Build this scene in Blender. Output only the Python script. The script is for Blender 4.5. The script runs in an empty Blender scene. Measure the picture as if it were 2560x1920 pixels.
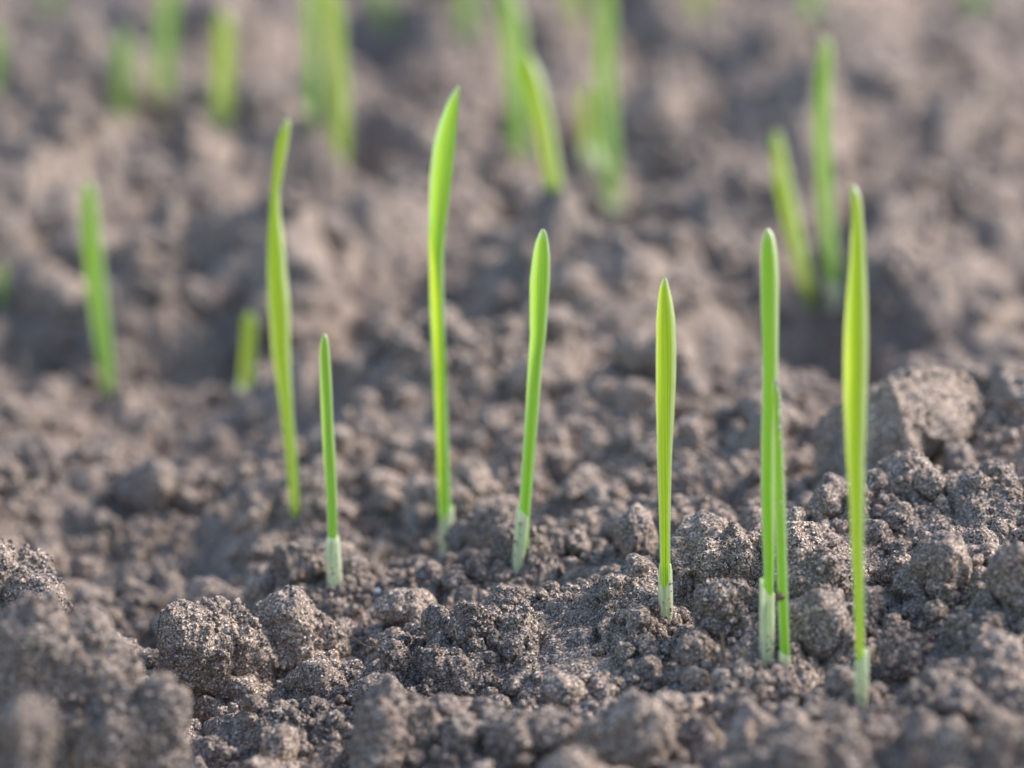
import bpy, bmesh, math, random
import numpy as np
from mathutils import Vector, noise as mnoise

random.seed(7)
rng = np.random.default_rng(11)
C = bpy.context.scene
COL = C.collection

# ------------------------------------------------------------------ camera
F = 9600.0                       # focal length in pixels of a 2560 px wide frame
CAM_H, PITCH = 0.214, math.radians(13.0)
FOCUS = 0.752
cam = bpy.data.cameras.new('camera')
cam.sensor_width = 36.0
cam.lens = 36.0 * F / 2560.0
cam.clip_start, cam.clip_end = 0.01, 100.0
cam.dof.use_dof = True
cam.dof.focus_distance = FOCUS
cam.dof.aperture_fstop = 9.8
co = bpy.data.objects.new('camera', cam)
COL.objects.link(co)
co.location = (0, 0, CAM_H)
co.rotation_euler = (math.pi / 2 - PITCH, 0, 0)
C.camera = co

# ------------------------------------------------------------------ light
SUN_EL, SUN_AZ = math.radians(38), math.radians(74)   # azimuth clockwise from the view direction: right, a little behind
w = bpy.data.worlds.new('World')
C.world = w
w.use_nodes = True
nt = w.node_tree
bg = nt.nodes['Background']
sky = nt.nodes.new('ShaderNodeTexSky')
sky.sky_type = 'NISHITA'
sky.sun_disc = False
sky.sun_elevation = SUN_EL
sky.sun_rotation = SUN_AZ
sky.air_density = 1.0
sky.dust_density = 1.2
sky.ozone_density = 1.0
nt.links.new(sky.outputs[0], bg.inputs[0])
bg.inputs[1].default_value = 0.12
sl = bpy.data.lights.new('sun', 'SUN')
sl.energy = 2.5
sl.angle = math.radians(24)
sl.color = (1.0, 0.87, 0.77)
so = bpy.data.objects.new('sun', sl)
COL.objects.link(so)
sd = Vector((math.sin(SUN_AZ) * math.cos(SUN_EL), math.cos(SUN_AZ) * math.cos(SUN_EL), math.sin(SUN_EL)))
so.rotation_euler = sd.to_track_quat('Z', 'Y').to_euler()
so.location = (0.5, 1, 1)

C.view_settings.view_transform = 'Standard'
C.view_settings.look = 'None'
C.view_settings.gamma = 1
C.view_settings.exposure = 1.10
C.cycles.use_denoising = True
C.cycles.max_bounces = 6
C.cycles.diffuse_bounces = 3
C.cycles.transmission_bounces = 4
C.cycles.sample_clamp_indirect = 4.0
C.cycles.sample_clamp_direct = 12.0

# ------------------------------------------------------------------ projection helpers
cp, sp_ = math.cos(PITCH), math.sin(PITCH)


def ray(px, py):
    a, b = (px - 1280) / F, (960 - py) / F
    return np.array([a, cp + b * sp_, -sp_ + b * cp])      # axis depth 1


def at_depth(px, py, d):
    return np.array([0, 0, CAM_H]) + ray(px, py) * d


def at_plane(px, py, y):                                   # point on the vertical plane y = const
    r = ray(px, py)
    return np.array([0, 0, CAM_H]) + r * (y / r[1])


def plane_hit(px, py):
    r = ray(px, py)
    t = CAM_H / -r[2]
    return r[0] * t, r[1] * t


# ------------------------------------------------------------------ noise
_perm = np.random.default_rng(3).permutation(256)
_perm = np.concatenate([_perm, _perm, _perm]).astype(np.int32)
_g = np.random.default_rng(5).normal(size=(256, 3))
_g /= np.linalg.norm(_g, axis=1)[:, None]
_g = _g.astype(np.float32)


def perlin3(x, y, z):
    x, y, z = np.broadcast_arrays(np.float32(x), np.float32(y), np.float32(z))
    xi, yi, zi = np.floor(x).astype(np.int32), np.floor(y).astype(np.int32), np.floor(z).astype(np.int32)
    xf, yf, zf = x - xi, y - yi, z - zi
    u, v, w_ = (t * t * t * (t * (t * 6 - 15) + 10) for t in (xf, yf, zf))
    xi &= 255; yi &= 255; zi &= 255
    out = 0
    for dx in (0, 1):
        wx = u if dx else 1 - u
        px = _perm[xi + dx]
        for dy in (0, 1):
            wy = v if dy else 1 - v
            pxy = _perm[(px + yi + dy)]
            for dz in (0, 1):
                wz = w_ if dz else 1 - w_
                g = _g[_perm[pxy + zi + dz] & 255]
                out = out + wx * wy * wz * (g[..., 0] * (xf - dx) + g[..., 1] * (yf - dy) + g[..., 2] * (zf - dz))
    return out * 1.6


def perlin2(x, y, seed=0.37):
    """gradient noise in the plane (four corners only)"""
    x, y = np.float32(x), np.float32(y)
    xi, yi = np.floor(x).astype(np.int32), np.floor(y).astype(np.int32)
    xf, yf = x - xi, y - yi
    u, v = (t * t * t * (t * (t * 6 - 15) + 10) for t in (xf, yf))
    s = int(seed * 97) & 255
    out = 0
    for dx in (0, 1):
        wx = u if dx else 1 - u
        px = _perm[((xi + dx) & 255)]
        for dy in (0, 1):
            wy = v if dy else 1 - v
            g = _g[_perm[px + ((yi + dy + s) & 255)] & 255]
            out = out + wx * wy * (g[..., 0] * (xf - dx) + g[..., 1] * (yf - dy))
    return out * 1.9


def h01(i, j, k):
    n = (i.astype(np.int64) * 73856093) ^ (j.astype(np.int64) * 19349663) ^ (k * 83492791)
    n = (n ^ (n >> 13)) * 1274126177
    n = (n ^ (n >> 16)) & 0xFFFFFF
    return (n / float(0xFFFFFF)).astype(np.float32)


def crumbs2(x, y, seed):
    """packed domes, one per unit cell: height 0..~0.7"""
    xi, yi = np.floor(x).astype(np.int32), np.floor(y).astype(np.int32)
    best = np.zeros_like(x, dtype=np.float32)
    for di in (-1, 0, 1):
        for dj in (-1, 0, 1):
            a, b = xi + di, yi + dj
            cx, cy = a + h01(a, b, seed), b + h01(a, b, seed + 17)
            r = 0.32 + 0.55 * h01(a, b, seed + 31)
            hh = r * r - (x - cx) ** 2 - (y - cy) ** 2
            best = np.maximum(best, np.sqrt(np.maximum(hh, 0)) * (0.5 + 0.5 * h01(a, b, seed + 47)))
    return best


def crumbs3(p, seed):
    """distance to the nearest of scattered points: domes on a 3D surface, 0..1"""
    pi = np.floor(p).astype(np.int32)
    best = np.full(p.shape[0], 9.0, dtype=np.float32)
    for di in (-1, 0, 1):
        for dj in (-1, 0, 1):
            for dk in (-1, 0, 1):
                a, b, c = pi[:, 0] + di, pi[:, 1] + dj, pi[:, 2] + dk
                m = b * 131 + c * 7919
                q = np.stack([a + h01(a, m, seed), b + h01(a, m, seed + 5), c + h01(a, m, seed + 9)], 1)
                best = np.minimum(best, ((p - q) ** 2).sum(1))
    return np.sqrt(np.maximum(1 - best, 0))


# ------------------------------------------------------------------ terrain (large forms)
# (px, py, height in mm, radius in mm): rises and hollows, located on the mean ground plane
FEATS = [
    (60, 1800, 5, 22), (400, 1560, -12, 16), (500, 1770, -14, 8), (300, 1360, -10, 30),
    (2290, 1660, -13, 9), (1175, 1760, -8, 6), (1700, 1830, -6, 6), (2450, 1560, -6, 9),
    (1900, 1480, 4, 18), (2400, 1340, 5, 30), (1050, 1150, 5, 30), (1250, 1020, 9, 34),
    (880, 960, 7, 24), (640, 1060, -6, 20), (2250, 1180, -2, 26), (2180, 860, -14, 26),
    (1810, 900, -15, 20), (1650, 1040, 6, 24), (2230, 480, -26, 22), (2340, 485, -24, 22), (2545, 490, -30, 26),
    (2480, 690, -14, 30), (2330, 640, 12, 26), (2200, 840, -12, 26), (2020, 840, -14, 18),
    (290, 400, -30, 28), (180, 330, 18, 40), (970, 355, -26, 22), (840, 470, 22, 40), (700, 520, 14, 30),
    (590, 600, -22, 24), (900, 830, -22, 24), (760, 720, 16, 20), (520, 740, 14, 22), (140, 720, 14, 34),
    (60, 900, -7, 26), (180, 1020, -12, 24), (1480, 560, -14, 26), (1700, 260, -26, 34), (1500, 730, 14, 30),
    (1150, 640, -14, 24), (1220, 760, 12, 24), (1600, 620, 12, 24), (1900, 240, 20, 40), (2350, 220, 22, 36),
    (60, 250, -24, 40), (640, 180, -24, 40), (1150, 190, -28, 40), (2500, 250, -28, 40), (460, 900, -10, 16),
    (1420, 1180, -5, 14), (1330, 1130, 4, 10), (1130, 1230, 3, 10), (330, 560, 14, 36), (400, 290, 16, 40),
]
FE = []


def T(x, y):
    x, y = np.asarray(x, dtype=np.float64), np.asarray(y, dtype=np.float64)
    near = np.clip(1 - (y - 0.74) / 0.35, 0, 1)
    tilt = 0.17 * np.clip(x, -0.11, 0.12) * near + 0.004 * near
    far = 1 - near
    wx = x + 0.012 * perlin2(x / 0.05, y / 0.05, 1.1)
    wy = y + 0.012 * perlin2(x / 0.05, y / 0.05, 2.3)
    z = tilt + perlin2(wx / 0.085, wy / 0.075, 3.1) * (0.004 + 0.013 * far)
    z = z + perlin2(wx / 0.036, wy / 0.032, 4.7) * (0.0030 + 0.0095 * far)
    for gx, gy, hh, r in FE:
        d2 = ((wx - gx) ** 2 + ((wy - gy) * 0.8) ** 2) / (r * r)
        z = z + hh * np.exp(-d2 * 1.2)
    return z


def coarse_hit(px, py):
    r = ray(px, py)
    t = np.linspace(0.55, 3.2, 2600)
    P = np.array([0, 0, CAM_H])[None, :] + r[None, :] * t[:, None]
    below = P[:, 2] < T(P[:, 0], P[:, 1])
    i = int(np.argmax(below)) if below.any() else len(t) - 1
    return P[i][0], P[i][1]


_fe = []
for px, py, hmm, rmm in FEATS:
    gx, gy = coarse_hit(px, py)
    k = 1.35 if (gy > 0.9 and hmm < 0) else 1.0
    _fe.append((gx, gy, k * hmm / 1000, rmm / 1000))
FE.extend(_fe)


def hit(px, py):
    """where the line of sight through a pixel meets the large forms of the ground"""
    r = ray(px, py)
    t = np.linspace(0.55, 3.2, 5300)
    P = np.array([0, 0, CAM_H])[None, :] + r[None, :] * t[:, None]
    below = P[:, 2] < ground_z(P[:, 0], P[:, 1])
    i = int(np.argmax(below)) if below.any() else len(t) - 1
    return P[i], t[i]


# ------------------------------------------------------------------ mesh helpers
def mesh_np(name, verts, faces, mat, smooth=True, uv=None):
    me = bpy.data.meshes.new(name)
    n = faces.shape[1]
    me.vertices.add(len(verts))
    me.vertices.foreach_set('co', np.ascontiguousarray(verts, dtype=np.float32).ravel())
    me.loops.add(faces.size)
    me.loops.foreach_set('vertex_index', np.ascontiguousarray(faces, dtype=np.int32).ravel())
    me.polygons.add(len(faces))
    me.polygons.foreach_set('loop_start', np.arange(0, faces.size, n, dtype=np.int32))
    if smooth:
        me.polygons.foreach_set('use_smooth', np.ones(len(faces), dtype=bool))
    if uv is not None:
        l = me.uv_layers.new(name='UVMap')
        l.data.foreach_set('uv', np.ascontiguousarray(uv[faces.ravel()], dtype=np.float32).ravel())
    me.update(calc_edges=True)
    me.materials.append(mat)
    return me


def obj(name, me, parent=None):
    o = bpy.data.objects.new(name, me)
    COL.objects.link(o)
    if parent is not None:
        o.parent = parent
    return o


def tag(o, label, cat, group=None):
    o['label'] = label
    o['category'] = cat
    if group:
        o['group'] = group
    return o


def grid_faces(r, c):
    i = np.arange(r * c, dtype=np.int32).reshape(r, c)
    return np.stack([i[:-1, :-1], i[:-1, 1:], i[1:, 1:], i[1:, :-1]], -1).reshape(-1, 4)


_ico = {}


def ico(level):
    if level not in _ico:
        bm = bmesh.new()
        bmesh.ops.create_icosphere(bm, subdivisions=level + 1, radius=1.0)
        bm.verts.ensure_lookup_table()
        v = np.array([q.co[:] for q in bm.verts], dtype=np.float32)
        f = np.array([[q.index for q in g.verts] for g in bm.faces], dtype=np.int32)
        bm.free()
        _ico[level] = (v, f)
    return _ico[level]


# ------------------------------------------------------------------ materials
def new_mat(name):
    m = bpy.data.materials.new(name)
    m.use_nodes = True
    t = m.node_tree
    for n in list(t.nodes):
        t.nodes.remove(n)
    return m, t, t.nodes.new, t.links.new


def soil_material(name, tint=(1, 1, 1)):
    m, t, N, L = new_mat(name)
    out = N('ShaderNodeOutputMaterial')
    bs = N('ShaderNodeBsdfPrincipled')
    tc = N('ShaderNodeTexCoord')
    geo = N('ShaderNodeNewGeometry')
    pos = geo.outputs['Position']
    # sand grains: one colour per cell
    vor = N('ShaderNodeTexVoronoi'); vor.inputs['Scale'].default_value = 3300
    L(pos, vor.inputs['Vector'])
    sep = N('ShaderNodeSeparateColor'); L(vor.outputs['Color'], sep.inputs[0])
    rampg = N('ShaderNodeValToRGB'); L(sep.outputs[0], rampg.inputs[0])
    cr = rampg.color_ramp
    cr.interpolation = 'LINEAR'
    def c(v, r=1.0, g=0.865, b=0.765):
        return (v * r * tint[0], v * g * tint[1], v * b * tint[2], 1)
    cr.elements[0].position = 0.0; cr.elements[0].color = c(0.045)
    cr.elements[1].position = 1.0; cr.elements[1].color = c(0.92, 1, .96, .93)
    for p_, col in ((0.22, c(0.15)), (0.5, c(0.28, 1, .855, .74)), (0.78, c(0.38, 1, .86, .74)), (0.91, c(0.56, 1, .88, .78))):
        e = cr.elements.new(p_); e.color = col
    # mid-scale tone
    nz = N('ShaderNodeTexNoise'); nz.inputs['Scale'].default_value = 95; nz.inputs['Detail'].default_value = 5
    nz.inputs['Roughness'].default_value = 0.6
    L(pos, nz.inputs['Vector'])
    rm = N('ShaderNodeValToRGB'); L(nz.outputs['Fac'], rm.inputs[0])
    rm.color_ramp.elements[0].position = 0.3; rm.color_ramp.elements[0].color = (0.66, 0.65, 0.66, 1)
    rm.color_ramp.elements[1].position = 0.7; rm.color_ramp.elements[1].color = (1.12, 1.04, 0.97, 1)
    mu = N('ShaderNodeMix'); mu.data_type = 'RGBA'; mu.blend_type = 'MULTIPLY'; mu.inputs[0].default_value = 1.0
    nb = N('ShaderNodeTexNoise'); nb.inputs['Scale'].default_value = 26; nb.inputs['Detail'].default_value = 3
    L(pos, nb.inputs['Vector'])
    rb = N('ShaderNodeValToRGB'); L(nb.outputs['Fac'], rb.inputs[0])
    rb.color_ramp.elements[0].position = 0.36; rb.color_ramp.elements[0].color = (0.78, 0.77, 0.77, 1)
    rb.color_ramp.elements[1].position = 0.60; rb.color_ramp.elements[1].color = (1.10, 1.08, 1.05, 1)
    mb = N('ShaderNodeMix'); mb.data_type = 'RGBA'; mb.blend_type = 'MULTIPLY'; mb.inputs[0].default_value = 1.0
    L(rm.outputs[0], mb.inputs[6]); L(rb.outputs[0], mb.inputs[7])
    L(rampg.outputs[0], mu.inputs[6]); L(mb.outputs[2], mu.inputs[7])
    # rusty spots
    n2 = N('ShaderNodeTexNoise'); n2.inputs['Scale'].default_value = 260; n2.inputs['Detail'].default_value = 2
    L(pos, n2.inputs['Vector'])
    r2 = N('ShaderNodeValToRGB'); L(n2.outputs['Fac'], r2.inputs[0])
    r2.color_ramp.elements[0].position = 0.66; r2.color_ramp.elements[0].color = (0, 0, 0, 1)
    r2.color_ramp.elements[1].position = 0.76; r2.color_ramp.elements[1].color = (0.55, 0.55, 0.55, 1)
    mo = N('ShaderNodeMix'); mo.data_type = 'RGBA'
    L(r2.outputs[0], mo.inputs[0]); L(mu.outputs[2], mo.inputs[6]); mo.inputs[7].default_value = (0.34, 0.20, 0.11, 1)
    L(mo.outputs[2], bs.inputs['Base Color'])
    # glossy grains
    rr = N('ShaderNodeMapRange'); L(sep.outputs[1], rr.inputs[0])
    rr.inputs[1].default_value = 0.80; rr.inputs[2].default_value = 1.0
    rr.inputs[3].default_value = 0.85; rr.inputs[4].default_value = 0.36
    L(rr.outputs[0], bs.inputs['Roughness'])
    # each grain faces its own way
    v1 = N('ShaderNodeVectorMath'); v1.operation = 'SUBTRACT'; L(vor.outputs['Color'], v1.inputs[0]); v1.inputs[1].default_value = (.5, .5, .5)
    v2 = N('ShaderNodeVectorMath'); v2.operation = 'SCALE'; L(v1.outputs[0], v2.inputs[0]); v2.inputs[3].default_value = 0.75
    bmp = N('ShaderNodeBump'); bmp.inputs['Strength'].default_value = 0.75; bmp.inputs['Distance'].default_value = 0.0006
    vd = N('ShaderNodeTexNoise'); vd.inputs['Scale'].default_value = 1300; vd.inputs['Detail'].default_value = 3
    L(pos, vd.inputs['Vector'])
    L(vd.outputs['Fac'], bmp.inputs['Height'])
    v3 = N('ShaderNodeVectorMath'); v3.operation = 'ADD'; L(v2.outputs[0], v3.inputs[0]); L(bmp.outputs[0], v3.inputs[1])
    v4 = N('ShaderNodeVectorMath'); v4.operation = 'NORMALIZE'; L(v3.outputs[0], v4.inputs[0])
    L(v4.outputs[0], bs.inputs['Normal'])
    L(bs.outputs[0], out.inputs[0])
    return m


def leaf_material(name, green, glow, trans=0.55, pale=0.0):
    m, t, N, L = new_mat(name)
    out = N('ShaderNodeOutputMaterial')
    uv = N('ShaderNodeUVMap')
    sep = N('ShaderNodeSeparateXYZ'); L(uv.outputs[0], sep.inputs[0])
    mp = N('ShaderNodeMapping'); mp.inputs['Scale'].default_value = (15, 1.2, 1); L(uv.outputs[0], mp.inputs[0])
    nz = N('ShaderNodeTexNoise'); nz.inputs['Scale'].default_value = 1.0; nz.inputs['Detail'].default_value = 3
    L(mp.outputs[0], nz.inputs['Vector'])
    rmp = N('ShaderNodeMapRange'); L(nz.outputs['Fac'], rmp.inputs[0])
    rmp.inputs[1].default_value = 0.3; rmp.inputs[2].default_value = 0.7
    rmp.inputs[3].default_value = 0.66; rmp.inputs[4].default_value = 1.28
    # veins
    wv = N('ShaderNodeMath'); wv.operation = 'MULTIPLY'; L(sep.outputs[0], wv.inputs[0]); wv.inputs[1].default_value = 2 * math.pi * 11
    sn = N('ShaderNodeMath'); sn.operation = 'SINE'; L(wv.outputs[0], sn.inputs[0])
    sm = N('ShaderNodeMath'); sm.operation = 'MULTIPLY_ADD'; L(sn.outputs[0], sm.inputs[0]); sm.inputs[1].default_value = 0.12
    L(rmp.outputs[0], sm.inputs[2])
    # grazing rim light painted as a paler colour along the blade margin: |u-.5|
    a1 = N('ShaderNodeMath'); a1.operation = 'SUBTRACT'; L(sep.outputs[0], a1.inputs[0]); a1.inputs[1].default_value = 0.5
    a2 = N('ShaderNodeMath'); a2.operation = 'ABSOLUTE'; L(a1.outputs[0], a2.inputs[0])
    a3 = N('ShaderNodeMapRange'); L(a2.outputs[0], a3.inputs[0]); a3.inputs[1].default_value = 0.44; a3.inputs[2].default_value = 0.5
    a3.inputs[3].default_value = 0; a3.inputs[4].default_value = 0.45
    # tip is pale too (v near 1)
    a4 = N('ShaderNodeMapRange'); L(sep.outputs[1], a4.inputs[0]); a4.inputs[1].default_value = 0.965; a4.inputs[2].default_value = 1.0
    a4.inputs[3].default_value = 0; a4.inputs[4].default_value = 0.75
    a5 = N('ShaderNodeMath'); a5.operation = 'MAXIMUM'; L(a3.outputs[0], a5.inputs[0]); L(a4.outputs[0], a5.inputs[1])
    def col(c):
        v = N('ShaderNodeVectorMath'); v.operation = 'SCALE'; v.inputs[0].default_value = c; L(sm.outputs[0], v.inputs[3])
        x = N('ShaderNodeMix'); x.data_type = 'RGBA'; L(a5.outputs[0], x.inputs[0]); L(v.outputs[0], x.inputs[6])
        x.inputs[7].default_value = (0.62, 0.72, 0.40, 1)
        return x.outputs[2]
    bs = N('ShaderNodeBsdfPrincipled')
    L(col(green), bs.inputs['Base Color'])
    bs.inputs['Roughness'].default_value = 0.38
    bs.inputs['Specular IOR Level'].default_value = 0.3
    bs.inputs['Sheen Weight'].default_value = 0.1
    bs.inputs['Sheen Roughness'].default_value = 0.35
    bmp = N('ShaderNodeBump'); bmp.inputs['Strength'].default_value = 0.35; bmp.inputs['Distance'].default_value = 0.0002
    L(sm.outputs[0], bmp.inputs['Height']); L(bmp.outputs[0], bs.inputs['Normal'])
    tr = N('ShaderNodeBsdfTranslucent'); L(col(glow), tr.inputs[0]); L(bmp.outputs[0], tr.inputs['Normal'])
    mx = N('ShaderNodeMixShader'); mx.inputs[0].default_value = trans
    L(bs.outputs[0], mx.inputs[1]); L(tr.outputs[0], mx.inputs[2])
    # waxy cuticle
    gl = N('ShaderNodeBsdfGlossy'); gl.inputs['Roughness'].default_value = 0.42; L(bmp.outputs[0], gl.inputs['Normal'])
    gl.inputs[0].default_value = (0.95, 1.0, 0.95, 1)
    fr = N('ShaderNodeFresnel'); fr.inputs[0].default_value = 1.6
    fm = N('ShaderNodeMath'); fm.operation = 'MULTIPLY'; L(fr.outputs[0], fm.inputs[0]); fm.inputs[1].default_value = 0.32
    mx2 = N('ShaderNodeMixShader'); L(fm.outputs[0], mx2.inputs[0]); L(mx.outputs[0], mx2.inputs[1]); L(gl.outputs[0], mx2.inputs[2])
    L(mx2.outputs[0], out.inputs[0])
    return m


def plain(name, c, rough=0.7, trans=0.0, c2=None, scale=600):
    m, t, N, L = new_mat(name)
    out = N('ShaderNodeOutputMaterial'); bs = N('ShaderNodeBsdfPrincipled'); bs.inputs['Roughness'].default_value = rough
    geo = N('ShaderNodeNewGeometry'); nz = N('ShaderNodeTexNoise'); nz.inputs['Scale'].default_value = scale; nz.inputs['Detail'].default_value = 4
    L(geo.outputs['Position'], nz.inputs['Vector'])
    rp = N('ShaderNodeValToRGB'); L(nz.outputs['Fac'], rp.inputs[0])
    c2 = c2 or tuple(v * 0.55 for v in c)
    rp.color_ramp.elements[0].position = 0.35; rp.color_ramp.elements[0].color = (*c2, 1)
    rp.color_ramp.elements[1].position = 0.6; rp.color_ramp.elements[1].color = (*c, 1)
    L(rp.outputs[0], bs.inputs['Base Color'])
    if trans:
        tr = N('ShaderNodeBsdfTranslucent'); L(rp.outputs[0], tr.inputs[0])
        mx = N('ShaderNodeMixShader'); mx.inputs[0].default_value = trans
        L(bs.outputs[0], mx.inputs[1]); L(tr.outputs[0], mx.inputs[2]); L(mx.outputs[0], out.inputs[0])
    else:
        L(bs.outputs[0], out.inputs[0])
    return m


SOIL = soil_material('sandy_soil')
LEAF = leaf_material('leaf_green', (0.26, 0.48, 0.06), (0.54, 0.90, 0.06))
LEAF_Y = leaf_material('leaf_yellow_green', (0.34, 0.52, 0.05), (0.74, 0.95, 0.03), trans=0.62)
LEAF_D = leaf_material('leaf_fresh_green', (0.24, 0.45, 0.06), (0.52, 0.85, 0.07), trans=0.52)
SHEATH = leaf_material('sheath_pale', (0.76, 0.82, 0.58), (0.84, 0.93, 0.62), trans=0.42)
ROOT = plain('dry_root', (0.52, 0.38, 0.25), 0.6, 0.2)
TWIG = plain('brown_twig', (0.20, 0.13, 0.08), 0.8)
HAIR = plain('pale_hair', (0.75, 0.85, 0.65), 0.25, 0.3, (0.6, 0.72, 0.5))
CHIP = plain('blue_grey_stone', (0.30, 0.37, 0.46), 0.4)

# ------------------------------------------------------------------ ground sheet
u_d = np.linspace(-0.156, 0.156, 1060)
u_s = 0.156 + 1.3 * np.linspace(0, 1, 70)[1:] ** 1.8
U = np.concatenate([-u_s[::-1], u_d, u_s])
ys = [0.25]
while ys[-1] < 9.0:
    y = ys[-1]
    if y < 0.57: s = 0.0022
    elif y < 0.86: s = 0.00030
    else: s = 0.00030 + 0.0062 * (y - 0.86)
    if y > 2.4: s *= 1 + 3 * (y - 2.4)
    ys.append(y + s)
Y = np.array(ys)
GY, GU = np.meshgrid(Y, U, indexing='ij')
GX = GU * (GY * 0.9 + 0.1 * 0.72)
Z = T(GX, GY)


def fine_relief(x, y):
    f = np.float32
    wx = x + 0.0022 * perlin2(x / 0.009, y / 0.009, 5.1) + 0.0007 * perlin2(x / 0.0024, y / 0.0024, 5.9)
    wy = y + 0.0022 * perlin2(x / 0.009, y / 0.009, 6.3) + 0.0007 * perlin2(x / 0.0024, y / 0.0024, 6.9)
    z = 0
    mask = np.clip(perlin2(x / 0.03, y / 0.03, 7.7) * 1.3 + 0.65, 0.15, 1.25)
    for s, a, sd in ((0.0340, 0.26, 9), (0.0150, 0.40, 1), (0.0075, 0.62, 2), (0.0036, 0.62, 3), (0.0018, 0.55, 4), (0.0009, 0.45, 5)):
        hgt = crumbs2((wx / s).astype(f), (wy / s).astype(f), sd * 101)
        z = z + hgt * s * a * (mask if s < 0.01 else 1) * (1 + (1.6 if s > 0.01 else 0.3) * np.clip((y - 0.85) / 0.3, 0, 1))
    z = z + 0.0011 * perlin2(x / 0.005, y / 0.005, 8.2)
    return z - 0.0085


Z = Z + fine_relief(GX, GY)
gv = np.stack([GX, GY, Z], -1).reshape(-1, 3)
ground = obj('ground', mesh_np('ground', gv, grid_faces(len(Y), len(U)), SOIL))
ground['kind'] = 'structure'


def ground_z(x, y):
    i = np.clip(np.searchsorted(Y, y) - 1, 0, len(Y) - 2)
    u = x / (y * 0.9 + 0.072)
    j = np.clip(np.searchsorted(U, u) - 1, 0, len(U) - 2)
    return Z[i, j]


# ------------------------------------------------------------------ clods and crumbs
def lumpy(level, seed, amp=0.28, k=3):
    """unit aggregate: rounded block with knobs, used for the crumbs"""
    v, f = ico(level)
    s = seed * 3.71
    d = 1 + amp * perlin3(v[:, 0] * 1.3 + s, v[:, 1] * 1.3, v[:, 2] * 1.3 + s) * 1.3
    d = d + 0.22 * (crumbs3(v * 2.1 + s, seed) - 0.6)
    if level >= 2:
        d = d + 0.13 * (crumbs3(v * 4.6 + s, seed + 3) - 0.6)
    if level >= 3:
        d = d + 0.07 * (crumbs3(v * 9.5 + s, seed + 8) - 0.6)
    return (v * d[:, None]).astype(np.float32), f


def rotmats(n):
    q = rng.normal(size=(n, 4)); q /= np.linalg.norm(q, axis=1)[:, None]
    a, b, c, d = q.T
    return np.stack([a*a+b*b-c*c-d*d, 2*(b*c-a*d), 2*(b*d+a*c), 2*(b*c+a*d), a*a-b*b+c*c-d*d, 2*(c*d-a*b),
                     2*(b*d-a*c), 2*(c*d+a*b), a*a-b*b-c*c+d*d], 1).reshape(n, 3, 3).astype(np.float32)


def scatter(n, level, rmin, rmax, y0, y1, pw=2.4, sink=0.25, umax=0.165, variants=8):
    VV, FF, base = [], [], 0
    uu = rng.uniform(0, 1, n)
    r = (rmin ** (1 - pw) + uu * (rmax ** (1 - pw) - rmin ** (1 - pw))) ** (1 / (1 - pw))
    y = np.sqrt(rng.uniform(y0 * y0, y1 * y1, n))
    x = rng.uniform(-umax, umax, n) * (y * 0.9 + 0.072)
    # clumped: keep more where a slow noise is high
    keep = perlin2(x / 0.018, y / 0.018, 9.4) * 1.2 + 0.62 > rng.uniform(0, 1, n)
    for bx, by, br in KEEP_OUT:
        keep &= ((np.abs(x - bx) > br + r) | (y > by + 0.0005) | (y < by - 0.012 - r)) | (r < 0.0008)
    x, y, r = x[keep], y[keep], r[keep]
    n = len(x)
    z = ground_z(x, y) + r * (1 - sink) * 0.5
    R = rotmats(n)
    sc = rng.uniform(0.7, 1.25, (n, 3)).astype(np.float32)
    which = rng.integers(0, variants, n)
    for k in range(variants):
        idx = np.nonzero(which == k)[0]
        if not len(idx): continue
        v, f = lumpy(level, k + 20 * level)
        P = np.einsum('nij,nvj->nvi', R[idx], v[None] * (sc[idx] * r[idx, None])[:, None, :])
        P += np.stack([x[idx], y[idx], z[idx]], 1)[:, None, :]
        FF.append((f[None] + (np.arange(len(idx)) * len(v))[:, None, None] + base).reshape(-1, 3))
        VV.append(P.reshape(-1, 3))
        base += len(idx) * len(v)
    return np.concatenate(VV), np.concatenate(FF)


KEEP_OUT = []


def join(parts):
    V, Fc, b = [], [], 0
    for v, f in parts:
        V.append(v); Fc.append(f + b); b += len(v)
    return np.concatenate(V), np.concatenate(Fc)


LUMPS = [lumpy(2, 60 + k) for k in range(8)]



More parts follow.
